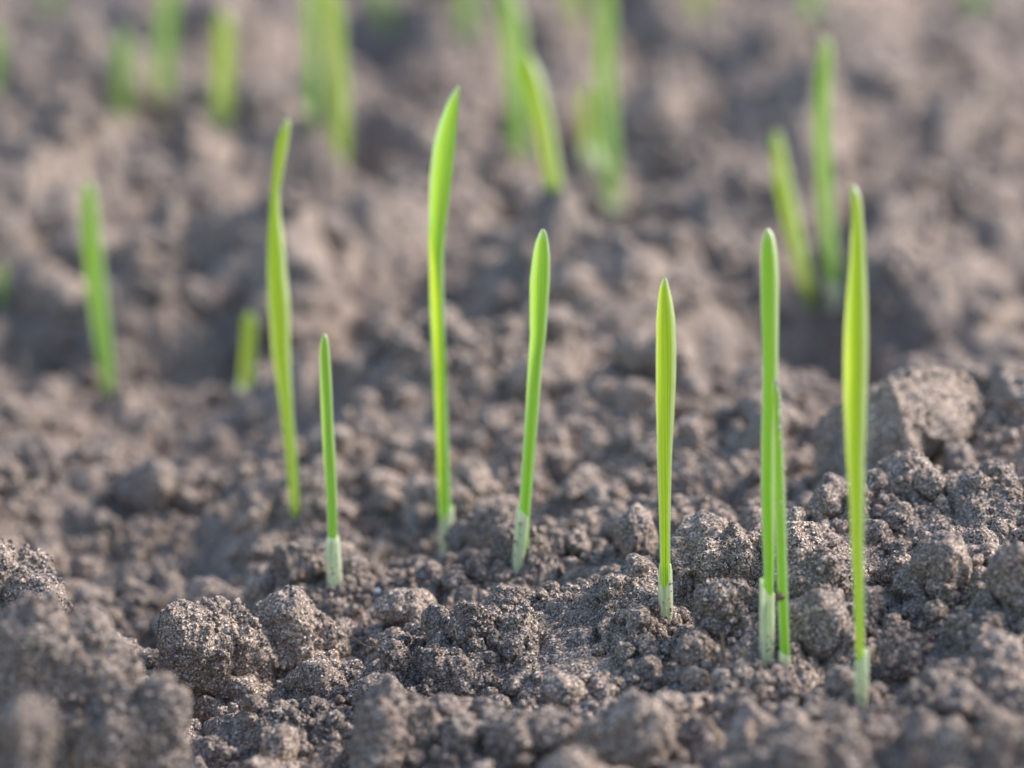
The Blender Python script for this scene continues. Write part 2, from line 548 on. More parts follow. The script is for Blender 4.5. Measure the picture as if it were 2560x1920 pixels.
def clod(x0, x1, top, bot, label, depth_r=0.9, level=5, seed=1, ang=0.0, amp=0.30, peak=None, cat='soil clod', dshift=0.0, dabs=None, name='soil_clod', cuts=None, crumbly=1.0):
    """a lump whose outline spans pixels x0..x1, top..bot where the line of sight meets the ground at its foot"""
    cx = (x0 + x1) / 2
    _, d = hit(cx, bot)
    d = dabs or d + dshift
    rx = (x1 - x0) / 2 / F * d
    rz = (bot - top) / 2 / F * d * 1.12
    ry = rx * depth_r
    c = at_depth(cx, (top + bot) / 2 + (bot - top) * 0.07, d + ry * 0.6)
    v, f = ico(level)
    s = seed * 5.3
    rr = random.Random(seed)
    # several lobes grown together
    rad = np.full(len(v), 0.62, dtype=np.float32)
    vw = v + 0.16 * np.stack([perlin3(v[:, 0] * 2 + s + k * 9, v[:, 1] * 2, v[:, 2] * 2) for k in range(3)], 1)
    vw /= np.linalg.norm(vw, axis=1)[:, None]
    for _ in range(9):
        cc = np.array([rr.uniform(-.62, .62), rr.uniform(-.62, .45), rr.uniform(-.5, .6)])
        R_ = max(rr.uniform(0.34, 0.62), np.linalg.norm(cc) + 0.05)
        R_ = min(R_, 0.85)
        b_ = vw @ cc
        disc = b_ * b_ - (cc @ cc - R_ * R_)
        rad = np.maximum(rad, np.where(disc > 0, b_ + np.sqrt(np.maximum(disc, 0)), 0))
    p = v * rad[:, None].astype(np.float32)
    if cuts:
        for nx, ny, nz, lim in cuts:
            nn = np.array(Vector((nx, ny, nz)).normalized(), dtype=np.float32)
            dd = np.maximum(p @ nn - (p @ nn).max() * lim, 0)
            p = p - dd[:, None] * nn[None] * 0.93
    elif ang:
        for _ in range(int(6 * ang) + 2):
            nn = np.array(Vector((rr.uniform(-1, 1), rr.uniform(-1, .4), rr.uniform(-.5, 1))).normalized(), dtype=np.float32)
            lim = (p @ nn).max() * rr.uniform(0.62, 0.82)
            dd = np.maximum(p @ nn - lim, 0)
            p = p - dd[:, None] * nn[None] * 0.88
    p = p - np.array([(p[:, 0].max() + p[:, 0].min()) / 2, 0, (p[:, 2].max() + p[:, 2].min()) / 2], dtype=np.float32)
    p = p / np.array([p[:, 0].max(), np.abs(p[:, 1]).max(), p[:, 2].max()], dtype=np.float32)
    p *= 0.94
    nrm = v
    P = p * np.array([rx, ry, rz], dtype=np.float32)
    rm = (rx * rz) ** 0.5
    Q = P.astype(np.float32) + s * 0.01
    D = 0
    for sz, k in ((0.0200, 0.10), (0.0090, 0.16), (0.0042, 0.20), (0.0020, 0.22)):
        if sz < rm * 2.2:
            D = D + sz * k * amp / 0.3 * perlin3(Q[:, 0] / sz, Q[:, 1] / sz, Q[:, 2] / sz)
    rough = np.clip(0.75 + 0.9 * perlin3(Q[:, 0] / 0.008, Q[:, 1] / 0.008 + 5, Q[:, 2] / 0.008), 0.25, 1.5)
    for sz, k in ((0.0064, 0.34), (0.0032, 0.42), (0.0016, 0.48), (0.0008, 0.38), (0.00042, 0.5)):
        if sz < rm * 1.2 and sz > 0.9 * rm * 3.2 / 2 ** level:
            wq = Q / sz + 0.7 * perlin3(Q[:, 0] / sz / 2, Q[:, 1] / sz / 2, Q[:, 2] / sz / 2)[:, None]
            D = D + (crumbs3(wq, seed * 7 + int(sz * 1e5)) - 0.62) * sz * k * rough
    P = P + nrm * D[:, None] * (0.45 + 0.55 * crumbly)
    if peak:
        # a knob: pull the top towards a side
        t = np.clip(p[:, 2], 0, 1) ** 3 * np.exp(-((p[:, 0] - peak[0]) ** 2) * 9)
        P[:, 2] += t * rz * peak[1]
    # small crumbs stuck on it
    if level >= 5:
        n = int(220 * crumbly * min(2.2, rm / 0.008)) + 8
        up = np.nonzero((v[:, 2] > -0.35) & (v[:, 1] < 0.5))[0]
        rg = np.random.default_rng(seed)
        pick = rg.choice(up, n)
        rad_ = 0.00022 * (1 - rg.uniform(0, 0.97, n)) ** (-0.42)
        bits = [(P, f)]
        R3 = rotmats(n)
        for i in range(n):
            lv, lf = LUMPS[i % len(LUMPS)]
            bits.append(((lv * rad_[i]) @ R3[i].T + P[pick[i]] + v[pick[i]] * rad_[i] * 0.35, lf))
        P, f = join(bits)
    o = obj(name, mesh_np('clod', P, f, SOIL))
    o.location = c
    tag(o, label, cat, 'clods lying on the loose soil')
    return o


_fp, _fd = hit(1665, 1570)
cam.dof.focus_distance = _fd + 0.008     # sharp on the notched seedling
# ------------------------------------------------------------------ plants
SP = [  # leaf outlines: (y, left, right) in photograph pixels from tip to base
]


def smooth_profile(rows, n):
    rows = np.array(rows, dtype=float)
    t = np.concatenate([[0], np.cumsum(np.hypot(np.diff(rows[:, 0]), np.diff((rows[:, 1] + rows[:, 2]) / 2)))])
    tt = np.linspace(0, 1, n) ** 1.25 * t[-1]
    out = [np.interp(tt, t, rows[:, k]) for k in range(3)]
    for k in range(3):                                     # light smoothing
        a = out[k].copy()
        for _ in range(2):
            a[1:-1] = (a[:-2] + 2 * a[1:-1] + a[2:]) / 4
        out[k] = a
    return np.stack(out, 1)


def blade(rows, y0, mat, parent, base, phi=(0.75, 2.2), psi=(0.2, -0.4), lean=0.0, wscale=1.0, n=90, m=25, name='leaf'):
    """rolled blade: cross-section is an arc of half-angle phi opening towards psi; the outline follows the rows"""
    pr = smooth_profile(rows, n)
    V, UV = [], []
    ybot, ytop = pr[-1, 0], pr[0, 0]
    for i, (y, l, r) in enumerate(pr):
        s = (ybot - y) / (ybot - ytop)                     # 0 base .. 1 tip
        if wscale != 1.0:
            c_, h_ = (l + r) / 2, (r - l) / 2 * wscale
            l, r = c_ - h_, c_ + h_
        yy = y0 + lean * s * s
        A, B = at_plane(l, y, yy), at_plane(r, y, yy)
        ph = phi[1] + (phi[0] - phi[1]) * min(1, s * 1.5)
        ps = np.interp(s, np.linspace(0, 1, len(psi)), psi)
        a = np.linspace(-ph, ph, m) + ps
        X, Yd = np.sin(a), -np.cos(a) * 1.0
        lo, hi = X.min(), X.max()
        wdt = B[0] - A[0]
        k = wdt / (hi - lo)
        xs = A[0] + (X - lo) * k
        yd = (Yd - Yd.mean()) * k
        for j in range(m):
            V.append((xs[j], yy + yd[j], A[2]))
            UV.append((j / (m - 1), s))
    V = np.array(V) - base
    me = mesh_np('leaf', V, grid_faces(n, m), mat, uv=np.array(UV))
    return obj(name, me, parent)


def sheath(rows, y0, parent, base, lip, mat=None, wscale=1.0):
    """rows: (y,left,right) from the top of the lip to the ground; lip(angle)->extra drop in px"""
    pr = smooth_profile(rows, 26)
    m = 32
    V, UV = [], []
    ytop, ybot = pr[0, 0], pr[-1, 0]
    for i, (y, l, r) in enumerate(pr):
        for j in range(m + 1):
            a = 2 * math.pi * j / m
            drop = lip(a)
            s = i / (len(pr) - 1)
            yy = ytop + drop + (ybot - ytop - drop) * s
            ll, rr = np.interp(yy, pr[:, 0], pr[:, 1]), np.interp(yy, pr[:, 0], pr[:, 2])
            if wscale != 1.0:
                c_, h_ = (ll + rr) / 2, (rr - ll) / 2 * wscale
                ll, rr = c_ - h_, c_ + h_
            A, B = at_plane(ll, yy, y0), at_plane(rr, yy, y0)
            cx, hw = (A[0] + B[0]) / 2, (B[0] - A[0]) / 2
            V.append((cx + math.sin(a) * hw, y0 - math.cos(a) * hw, A[2]))
            UV.append((0.2 + 0.6 * j / m, 0.9 * (1 - s)))
    if wscale == 1.0:
        specks(rows[:-1], y0, parent, base, 16, int(rows[0][1]))
    me = mesh_np('sheath', np.array(V) - base, grid_faces(len(pr), m + 1), mat or SHEATH, uv=np.array(UV))
    return obj('sheath', me, parent)


def specks(rows, y0, parent, base, n, seed):
    """grains of soil stuck to the sheath"""
    rg = np.random.default_rng(seed)
    ra = np.array(rows, dtype=float)
    q = []
    for k in range(n):
        y = ra[0, 0] + (ra[-1, 0] - ra[0, 0]) * (0.25 + 0.75 * rg.uniform(0, 1) ** 0.6)
        l, r = np.interp(y, ra[:, 0], ra[:, 1]), np.interp(y, ra[:, 0], ra[:, 2])
        t = rg.uniform(-0.92, 0.92)
        hw = (r - l) / 2 / F * 0.74
        p = at_plane((l + r) / 2 + t * (r - l) / 2, y, y0 - hw * math.sqrt(1 - t * t))
        v, f = LUMPS[k % len(LUMPS)]
        q.append((v * rg.uniform(0.00007, 0.00022) + p - base, f))
    v, f = join(q)
    return obj('soil_specks', mesh_np('soil_specks', v, f, SOIL), parent)


def fringe(rows, y0, parent, base, n, length, sides=(0, 1), span=(0.0, 1.0), seed=1):
    """fine pale hairs on the margins of a blade"""
    r_ = random.Random(seed)
    rows = np.array(rows, dtype=float)
    V, Fc = [], []
    for _ in range(n):
        s = r_.uniform(*span)
        y = rows[0, 0] + (rows[-1, 0] - rows[0, 0]) * s
        side = r_.choice(sides)
        x = np.interp(y, rows[:, 0], rows[:, 1 + side])
        p = at_plane(x, y, y0)
        dx = (1 if side else -1) * length * r_.uniform(0.5, 1.3)
        q = p + np.array([dx, r_.uniform(-.3, .3) * length, length * r_.uniform(-0.1, 0.5)])
        t = 0.00005
        b = len(V)
        V += [p + [0, 0, t], p + [0, -t, -t], p + [0, t, -t], q + [0, 0, t * .6], q + [0, -t * .6, -t * .6], q + [0, t * .6, -t * .6]]
        Fc += [(b, b+1, b+4, b+3), (b+1, b+2, b+5, b+4), (b+2, b, b+3, b+5)]
    return obj('hair_fringe', mesh_np('hair', np.array(V) - base, np.array(Fc), HAIR), parent)


def plant(bx, by, label, group='wheat seedlings growing from the soil', dd=0.0):
    P, d = hit(bx, by)
    base = P.copy()
    base[1] += dd
    o = bpy.data.objects.new('wheat_seedling', None)
    o.empty_display_size = 0.005
    COL.objects.link(o)
    o.location = base
    tag(o, label, 'seedling', group)
    KEEP_OUT.append((base[0], base[1], 0.0018))
    return o, base, base[1]


def deep(rows, dy=45):
    y, l, r = rows[-1]
    c = (l + r) / 2
    return list(rows) + [(y + dy, c - (r - l) * .4, c + (r - l) * .4)]


G1 = 'wheat seedlings in or near the sharp zone'
G2 = 'blurred wheat seedlings in the background'

# 1 tall twisted, left
R1 = [(296, 717, 721), (308, 707, 728), (340, 694, 725), (377, 686, 719), (431, 681, 708), (485, 676, 699), (539, 672, 703),
      (612, 667, 713), (684, 665, 719), (756, 667, 727), (829, 672, 728), (884, 676, 728), (969, 691, 731), (1053, 702, 735),
      (1137, 712, 743), (1222, 720, 748), (1293, 727, 748)]
o, b, y0 = plant(737, 1300, 'tall seedling leaning left with a narrow waist in its blade, rising behind the short sprout', G1)
blade(deep(R1), y0, LEAF_Y, o, b, wscale=0.9, phi=(1.0, 2.0), psi=(0.3, 0.3, 0.1, 0.3, 0.5, 0.5), lean=0.004)
# 2 short in front of it
R2 = [(834, 808, 812), (842, 804, 819), (860, 800, 823), (884, 797, 826), (969, 799, 831), (1053, 802, 834), (1137, 806, 840),
      (1222, 813, 843), (1336, 819, 845)]
o, b, y0 = plant(836, 1458, 'short slim seedling with a long pale sheath, just right of the tall bent one', G1)
blade(deep(R2, 70), y0, LEAF_D, o, b, wscale=0.95, phi=(1.2, 2.9), psi=(-0.3, -0.2, 0.2))
sheath([(1338, 819, 846), (1350, 815, 850), (1391, 813, 853), (1454, 817, 857), (1495, 820, 857)], y0, o, b, lambda a: 4 * math.cos(a))
# 3 the tallest, centre left
R3 = [(213, 1145, 1148), (225, 1136, 1149.5), (255, 1117, 1148), (311, 1095, 1145), (367, 1080, 1140), (442, 1072, 1133), (516, 1070, 1123),
      (591, 1070, 1114), (666, 1072, 1111), (740, 1073, 1111), (797, 1074, 1113), (917, 1080, 1117), (1035, 1085, 1121),
      (1152, 1090, 1125), (1262, 1094, 1129), (1320, 1098, 1131)]
o, b, y0 = plant(1118, 1392, 'tallest seedling, its pointed tip curving right and its blade folded halfway down', G1)
y0 -= 0.005
blade(deep(R3, 60), y0, LEAF, o, b, wscale=0.92, phi=(0.8, 2.6), psi=(-0.5, -0.5, -0.9, 0.1, -0.2, -0.35))
# the rolled front fold with its yellow light
R3b = [(560, 1071, 1074), (600, 1071, 1081), (660, 1072, 1090), (740, 1073, 1098), (800, 1075, 1100), (900, 1079, 1102), (1000, 1084, 1104),
       (1120, 1090, 1105), (1220, 1095, 1106), (1262, 1099, 1103)]
blade(R3b, y0 - 0.0012, LEAF_Y, o, b, phi=(0.7, 1.0), psi=(-0.6, -0.6))
sheath([(1266, 1098, 1135), (1280, 1097, 1136), (1309, 1096, 1136), (1380, 1100, 1136), (1450, 1101, 1136)], y0, o, b,
       lambda a: 45 * (0.5 - 0.5 * math.sin(a)) ** 1.5)
# 4 centre, leaning right
R4 = [(572, 1355, 1359), (580, 1349, 1367), (610, 1337, 1373), (647, 1330, 1377), (703, 1323, 1377), (778, 1323, 1371), (839, 1324, 1367),
      (917, 1319, 1357), (1035, 1312, 1348), (1152, 1304, 1338), (1262, 1297, 1329), (1310, 1294, 1325)]
o, b, y0 = plant(1296, 1412, 'seedling leaning right with a blunt tip, its whitish sheath on top of a crumbly clod', G1)
blade(deep(R4, 60), y0, LEAF, o, b, wscale=0.95, phi=(1.25, 2.6), psi=(0.3, 0.3, -0.2, -0.4))
sheath([(1264, 1292, 1326), (1293, 1289, 1323), (1348, 1284, 1319), (1403, 1280, 1311), (1470, 1277, 1308)], y0, o, b,
       lambda a: 30 * (0.5 + 0.5 * math.sin(a)) ** 1.3)
# 5 the sharp one
R5 = [(693, 1660, 1664), (698, 1656, 1668), (725, 1648, 1674.5), (755, 1645, 1682), (801, 1641, 1689), (876, 1640, 1692), (951, 1640, 1691),
      (1011, 1640, 1688), (1087, 1642, 1683.5), (1160, 1643, 1680), (1250, 1646, 1677.5), (1341, 1649, 1676), (1410, 1650, 1676), (1480, 1652, 1678)]
o, b, y0 = plant(1665, 1556, 'sharply focused upright yellow-green seedling with a notched translucent sheath', G1)
blade(deep(R5, 60), y0, LEAF_Y, o, b, phi=(1.15, 2.5), psi=(0.2, 0.4, 0.2, 0.1))
sheath([(1410, 1648, 1678), (1430, 1646, 1681), (1461, 1645, 1682), (1520, 1645, 1683), (1552, 1647, 1680), (1640, 1648, 1679)], y0, o, b,
       lambda a: 56 * max(0, math.cos(a + 0.25)) ** 1.6)
# 6 two shoots side by side (one plant, two leaves)
R6a = [(571, 1916, 1920), (581, 1910, 1932), (602, 1904, 1939.5), (640, 1901, 1946), (703, 1900, 1950), (788, 1901, 1949), (872, 1905, 1948),
       (956, 1905, 1947), (1083, 1902, 1938), (1227, 1901.5, 1937), (1353, 1905, 1938), (1438, 1909, 1937), (1500, 1908, 1934)]
R6b = [(950, 1935, 1939), (958, 1932, 1946), (977, 1932, 1951), (1041, 1934, 1953), (1125, 1935, 1959), (1227, 1936, 1963), (1353, 1939, 1967),
       (1438, 1942, 1969), (1522, 1945, 1971.5), (1636, 1950, 1975)]
o, b, y0 = plant(1930, 1650, 'broad pale seedling with blunt tip and a cracked whitish sheath, right beside its shorter twin', G1)
blade(deep(R6a, 60), y0, LEAF, o, b, wscale=0.95, phi=(1.35, 2.5), psi=(0.5, 0.3, 0.4, 0.5))
sheath([(1448, 1899, 1936), (1500, 1898, 1937), (1565, 1898, 1937), (1640, 1898, 1936), (1710, 1899, 1935)], y0, o, b,
       lambda a: 42 * (0.5 + 0.5 * math.sin(a + 0.5)) ** 1.3)
o2, b2, y2 = plant(1962, 1676, 'slimmer bright green shoot touching the broad blunt seedling, tip dusted with sand', G1)
blade(deep(R6b, 50), y2, LEAF, o2, b2, phi=(1.2, 2.6), psi=(0.3, 0.3))
_q = []
for k in range(46):
    py_ = rng.uniform(948, 1100) if k < 34 else rng.uniform(1100, 1300)
    ra_ = np.array(R6b, dtype=float)
    xr_ = np.interp(py_, ra_[:, 0], ra_[:, 2]); xl_ = np.interp(py_, ra_[:, 0], ra_[:, 1])
    pp_ = at_plane(xr_ - (xr_ - xl_) * rng.uniform(-0.05, 0.5) ** 1, py_, y2 - 0.0008) - b2
    v_, f_ = LUMPS[k % len(LUMPS)]
    _q.append((v_ * rng.uniform(0.0001, 0.00026) + pp_, f_))
_v, _f = join(_q)
sd_ = obj('sand_dust', mesh_np('sand_dust', _v, _f, plain('pale_sand', (0.66, 0.58, 0.48), 0.6, 0, (0.36, 0.30, 0.24), 4000)), o2)
sd_['label'] = 'pale sand grains stuck to the tip of the blade'
fringe(R6b, y2, o2, b2, 90, 0.00035, sides=(1,), seed=5)
sheath([(1632, 1947, 1976), (1650, 1947, 1976.5), (1678, 1948, 1977), (1740, 1949, 1976)], y2, o2, b2, lambda a: 6 * math.sin(a))
# 7 right, wide, nearest
R7 = [(463, 2128, 2133), (471, 2122, 2147), (492, 2125, 2154.6), (534, 2128, 2160), (598, 2124, 2166.5), (661, 2120, 2170), (745, 2112, 2175),
      (830, 2106, 2177), (914, 2104, 2177), (998, 2105, 2174), (1083, 2109.5, 2171.5), (1142, 2112, 2167), (1227, 2120, 2165.6), (1353, 2125.5, 2162),
      (1480, 2133, 2163), (1606, 2137, 2164), (1680, 2139, 2162)]
o, b, y0 = plant(2153, 1766, 'widest seedling with glowing yellow centre and hooked tip, nearest the camera at right', G1)
blade(deep(R7, 60), y0, LEAF_Y, o, b, wscale=0.84, phi=(1.3, 2.4), psi=(0.1, 0.1, -0.1, 0.3))
fringe(R7, y0, o, b, 190, 0.0004, span=(0.45, 0.9), seed=9)
sheath([(1621, 2140, 2173), (1648, 2137, 2172), (1712, 2136, 2172), (1771, 2138, 2167), (1840, 2139, 2166)], y0, o, b,
       lambda a: 40 * (0.5 - 0.5 * math.sin(a)) ** 1.4)

# background (outline rows as seen; wscale trims what the blur adds)
BK = [
    (270, 985, 'lone blurred seedling at far left, leaning slightly left', [[(452, 215, 222), (475, 199, 245), (580, 195, 260), (700, 203, 275), (810, 218, 284), (925, 240, 292), (985, 254, 290)]], LEAF, 0.8, 0.0),
    (612, 1000, 'very short yellowish blurred sprout left of the tall bent seedling', [[(778, 616, 626), (800, 602, 645), (860, 600, 645), (930, 594, 640), (1000, 592, 632)]], LEAF_Y, 0.85, 0.35),
    (2090, 750, 'tall straight blurred seedling behind the gap between the right pair', [[(90, 2055, 2075), (130, 2040, 2090), (207, 2032, 2089), (311, 2029, 2084), (415, 2034, 2089), (518, 2040, 2094), (622, 2052, 2099), (750, 2068, 2110)]], LEAF, 0.8, 0.5),
    (2032, 785, 'shorter blurred seedling leaning left, beside the tall straight one', [[(326, 1930, 1952), (363, 1920, 1970), (466, 1928, 1993), (570, 1954, 2014), (674, 1985, 2034), (788, 2011, 2052)]], LEAF_Y, 0.75, 0.0),
    (1390, 480, 'yellow-green blurred seedling slanting down right, left of the centre top pair', [[(128, 1308, 1322), (183, 1292, 1365), (264, 1312, 1386), (366, 1334, 1404), (480, 1357, 1420), (520, 1364, 1424)]], LEAF_Y, 0.74, 0.0),
    (1300, 400, 'faint tall blurred seedling just behind the slanting yellow-green one', [[(-120, 1230, 1250), (-40, 1236, 1290), (80, 1250, 1318), (180, 1258, 1328), (280, 1270, 1325), (400, 1275, 1320)]], LEAF, 0.9, 0.0),
    (1536, 540, 'tall upright blurred seedling cut by the top edge, centre right', [[(-120, 1505, 1525), (-40, 1490, 1545), (40, 1486, 1548), (142, 1480, 1547), (285, 1492, 1549), (407, 1500, 1557), (545, 1508, 1560)]], LEAF, 0.75, 0.6),
    (1488, 420, 'short blurred sprout with pale base leaning on the tall upright one', [[(212, 1458, 1476), (235, 1443, 1490), (300, 1444, 1494), (370, 1450, 1505), (420, 1458, 1512)]], LEAF_Y, 0.7, 0.6),
    (850, 385, 'bright blurred seedling at upper left, right one of its pair', [[(-200, 770, 790), (-100, 780, 850), (0, 792, 868), (100, 802, 876), (200, 806, 884), (300, 812, 886), (385, 816, 886)]], LEAF_Y, 0.62, 0.0),
    (785, 345, 'dim blurred seedling at upper left, left one of its pair', [[(-130, 740, 760), (-40, 745, 810), (100, 750, 812), (220, 752, 810), (345, 756, 808)]], LEAF, 0.62, 0.0),
    (553, 325, 'blurred seedling with bright centre between the two upper left pairs', [[(20, 548, 560), (60, 518, 602), (120, 520, 605), (200, 518, 602), (325, 512, 590)]], LEAF_Y, 0.6, 0.0),
    (405, 320, 'tall bluish green blurred seedling at upper left, cut by the top edge', [[(-160, 440, 460), (-60, 395, 465), (60, 378, 455), (180, 368, 448), (320, 368, 442)]], LEAF_D, 0.62, 0.0),
    (308, 295, 'faint short blurred seedling left of the bluish green one', [[(75, 300, 318), (110, 270, 350), (200, 268, 352), (295, 266, 348)]], LEAF_D, 0.55, 0.0),
    (1170, 95, 'pale blurred blade at the top edge above the tallest seedling', [[(-330, 1150, 1165), (-200, 1130, 1200), (0, 1136, 1205), (95, 1142, 1205)]], LEAF, 0.7, 0.0),
    (975, 75, 'faint blurred blade at the top edge leaning left', [[(-300, 890, 900), (-150, 890, 950), (0, 915, 990), (75, 950, 1010)]], LEAF_D, 0.6, 0.0),
    (1440, 55, 'faint yellowish blade at the top edge between the centre blades', [[(-330, 1390, 1400), (-200, 1385, 1450), (0, 1395, 1480), (55, 1410, 1485)]], LEAF_Y, 0.55, 0.0),
    (2030, 50, 'faint blurred blade at the top edge above the tall straight seedling', [[(-300, 2000, 2010), (-150, 1990, 2050), (50, 1998, 2060)]], LEAF, 0.6, 0.0),
    (1750, 35, 'faint yellowish blade at the top edge, right of centre', [[(-330, 1730, 1740), (-150, 1700, 1770), (35, 1715, 1790)]], LEAF_Y, 0.55, 0.0),
    (2440, 30, 'dark green blurred blade at the top right corner', [[(-260, 2430, 2440), (-120, 2405, 2470), (30, 2410, 2475)]], LEAF_D, 0.7, 0.0),
    (130, 45, 'faint blurred blade at the top left corner', [[(-260, 110, 120), (-120, 98, 160), (45, 100, 160)]], LEAF, 0.5, 0.0),
    (-18, 225, 'blurred blade at the left edge, upper part of the field', [[(60, -30, -20), (100, -35, 6), (225, -38, 0)]], LEAF, 0.9, 0.0),
    (4, 770, 'dim green sprout at the left edge, level with the short yellowish one', [[(655, 0, 8), (690, -12, 22), (770, -10, 18)]], LEAF_D, 0.8, 0.0),
]
for bx, by, lab, leaves, mt, ws, sh in BK:
    o, b, y0 = plant(bx, by, lab, G2)
    for k, rows in enumerate(leaves):
        dy = (rows[-1][0] - rows[-2][0])
        blade(deep(rows, 40), y0, mt, o, b, phi=(0.8, 2.2), psi=(0.3, 0.1, 0.4), wscale=ws * 0.84, n=40, m=13)
    if sh:
        y, l, r = leaves[0][-1]
        hgt = 25 + 55 * sh
        yu = y - hgt
        ra = np.array(leaves[0])
        rows = [(yy, np.interp(yy, ra[:, 0], ra[:, 1]) - 2, np.interp(yy, ra[:, 0], ra[:, 2]) + 2) for yy in (yu, yu + hgt * .4, y)]
        sheath(deep(rows, 40), y0, o, b, lambda a: 12 * (0.5 + 0.5 * math.sin(a)), wscale=ws * 1.1)

# ------------------------------------------------------------------ the clods one can tell apart
CLODS = [
    # x0, x1, top, bot, label, kw
    (395, 700, 1472, 1790, 'big rounded clod in sharp focus at lower left above a dark hollow', dict(level=7, seed=2, depth_r=0.8, dabs=0.735)),
    (610, 885, 1500, 1700, 'knobby clod with a pointed tip joined to the big rounded clod', dict(level=7, seed=9, peak=(0.1, 0.5), depth_r=0.8, dabs=0.742)),
    (-90, 160, 1345, 1640, 'sharp gritty clod cut by the left edge, behind the blurred mound', dict(level=7, seed=4, dabs=0.742)),
    (-90, 360, 1455, 2060, 'large blurred mound of soil filling the lower left corner', dict(level=6, seed=5, amp=0.34, depth_r=0.5, dabs=0.66)),
    (215, 480, 1665, 2040, 'blurred flank lump at the right foot of the large mound', dict(level=6, seed=6, depth_r=0.6, dabs=0.65)),
    (-60, 140, 1730, 2000, 'very blurred lump in the bottom left corner', dict(level=5, seed=7, dabs=0.60)),
    (955, 1050, 1590, 1705, 'small upright gritty clod left of centre bottom', dict(seed=8)),
    (1050, 1215, 1615, 1755, 'angular sharp clod at lower centre, right of a smaller upright one', dict(seed=10, ang=0.5, level=6)),
    (885, 1110, 1725, 1990, 'blurred pear shaped clod at the bottom edge, left of centre', dict(seed=11, peak=(-0.25, 0.4))),
    (1128, 1228, 1500, 1615, 'square faced crumb with a hollow front, upper middle of the sharp soil', dict(seed=12, ang=0.7)),
    (1232, 1348, 1536, 1622, 'crumb with a small cap just right of the square faced one', dict(seed=13, peak=(0.2, 0.4))),
    (1215, 1440, 1772, 1920, 'wide softly blurred clod at bottom centre', dict(seed=14)),
    (1445, 1690, 1712, 1960, 'large blurred dome of soil below the sharp yellow-green seedling', dict(seed=15, level=6)),
    (1330, 1540, 1866, 2040, 'blurred clod cut by the bottom edge at centre', dict(seed=16)),
    (1752, 1900, 1332, 1480, 'steep pointed clod left of the twin shoots', dict(seed=17, peak=(0.2, 0.35), level=6)),
    (1740, 1905, 1448, 1600, 'broad clod leaning against the twin shoots, below the steep pointed one', dict(seed=18, level=6)),
    (1968, 2116, 1366, 1490, 'round gritty clod between the twin shoots and the widest seedling', dict(seed=19, level=6)),
    (2195, 2345, 1382, 1500, 'cone shaped clod right of the widest seedling', dict(seed=20, peak=(-0.1, 0.3))),
    (2470, 2640, 1345, 1560, 'dark large clod cut by the right edge', dict(seed=21, level=6)),
    (1698, 1792, 1590, 1675, 'small round clod below the sharp seedling, right side', dict(seed=22)),
    (1868, 1992, 1662, 1775, 'clod directly in front of the twin shoots', dict(seed=23)),
    (1805, 1908, 1730, 1830, 'blurred round crumb lower left of the clod in front of the twin shoots', dict(seed=24)),
    (2190, 2325, 1580, 1712, 'dark rounded clod above the pit right of the widest seedling', dict(seed=25)),
    (2385, 2505, 1520, 1595, 'smooth oval lump perched over a dark gap at right', dict(seed=26, amp=0.12)),
    (2016, 2104, 1495, 1605, 'stubby clod halfway between twin shoots and widest seedling, lower down', dict(seed=27)),
    (2430, 2620, 1750, 1960, 'very blurred clod in the bottom right corner', dict(seed=28)),
    (2190, 2440, 1775, 1990, 'blurred wide clod at the bottom edge below the widest seedling', dict(seed=29)),
    (1860, 2060, 1840, 2010, 'blurred clod at the bottom edge below the twin shoots', dict(seed=30)),
    (655, 905, 1345, 1500, 'blurred overhanging clod behind the short slim seedling', dict(seed=31, ang=0.4, depth_r=0.6, dshift=0.01)),
    (1228, 1375, 1310, 1440, 'crumbly clod carrying the right leaning seedling', dict(seed=32, dshift=0.004)),
    (1125, 1330, 1245, 1420, 'blurred clod between the tallest seedling and the right leaning one', dict(seed=33, dshift=0.022)),
    (2020, 2460, 900, 1185, 'big angular blurred rock of soil behind the widest seedling', dict(seed=34, amp=0.24, level=6, crumbly=0.45, dshift=-0.012, depth_r=0.75, cuts=[(-.75, -.62, .22, .44), (.72, -.6, .5, .5), (.1, .2, 1, .8), (-.6, .1, .8, .75)])),
    (2150, 2360, 1125, 1260, 'lower blurred clod at the foot of the big angular one', dict(seed=35, ang=0.6, crumbly=0.4)),
    (2375, 2540, 915, 1030, 'blurred clod right of the big angular one', dict(seed=36, dabs=0.9)),
    (450, 580, 695, 812, 'round light blurred clod left of the tall bent seedling', dict(seed=37, level=4)),
    (610, 825, 690, 870, 'blurred boulder-like clod behind the tall bent seedling', dict(seed=38, level=4)),
    (868, 995, 735, 880, 'dark-sided blurred clod between the tall bent and the tallest seedling', dict(seed=39, level=4, ang=0.5)),
    (1540, 1745, 805, 985, 'flat blurred clod behind the sharp yellow-green seedling', dict(seed=40, level=4)),
    (285, 440, 1130, 1290, 'blurred rounded clod in the left middle ground', dict(seed=41, level=4)),
    (185, 258, 1335, 1408, 'small blurred ball of soil above the large corner mound', dict(seed=42, level=4)),
    (1840, 2010, 980, 1080, 'blurred clod behind the twin shoots at mid height', dict(seed=43, level=4)),
    (1340, 1490, 900, 1010, 'blurred clod right of the right leaning seedling', dict(seed=44, level=4)),
]
for x0, x1, tp, bt, lab, kw in CLODS:
    clod(x0, x1, tp, bt, lab, **kw)

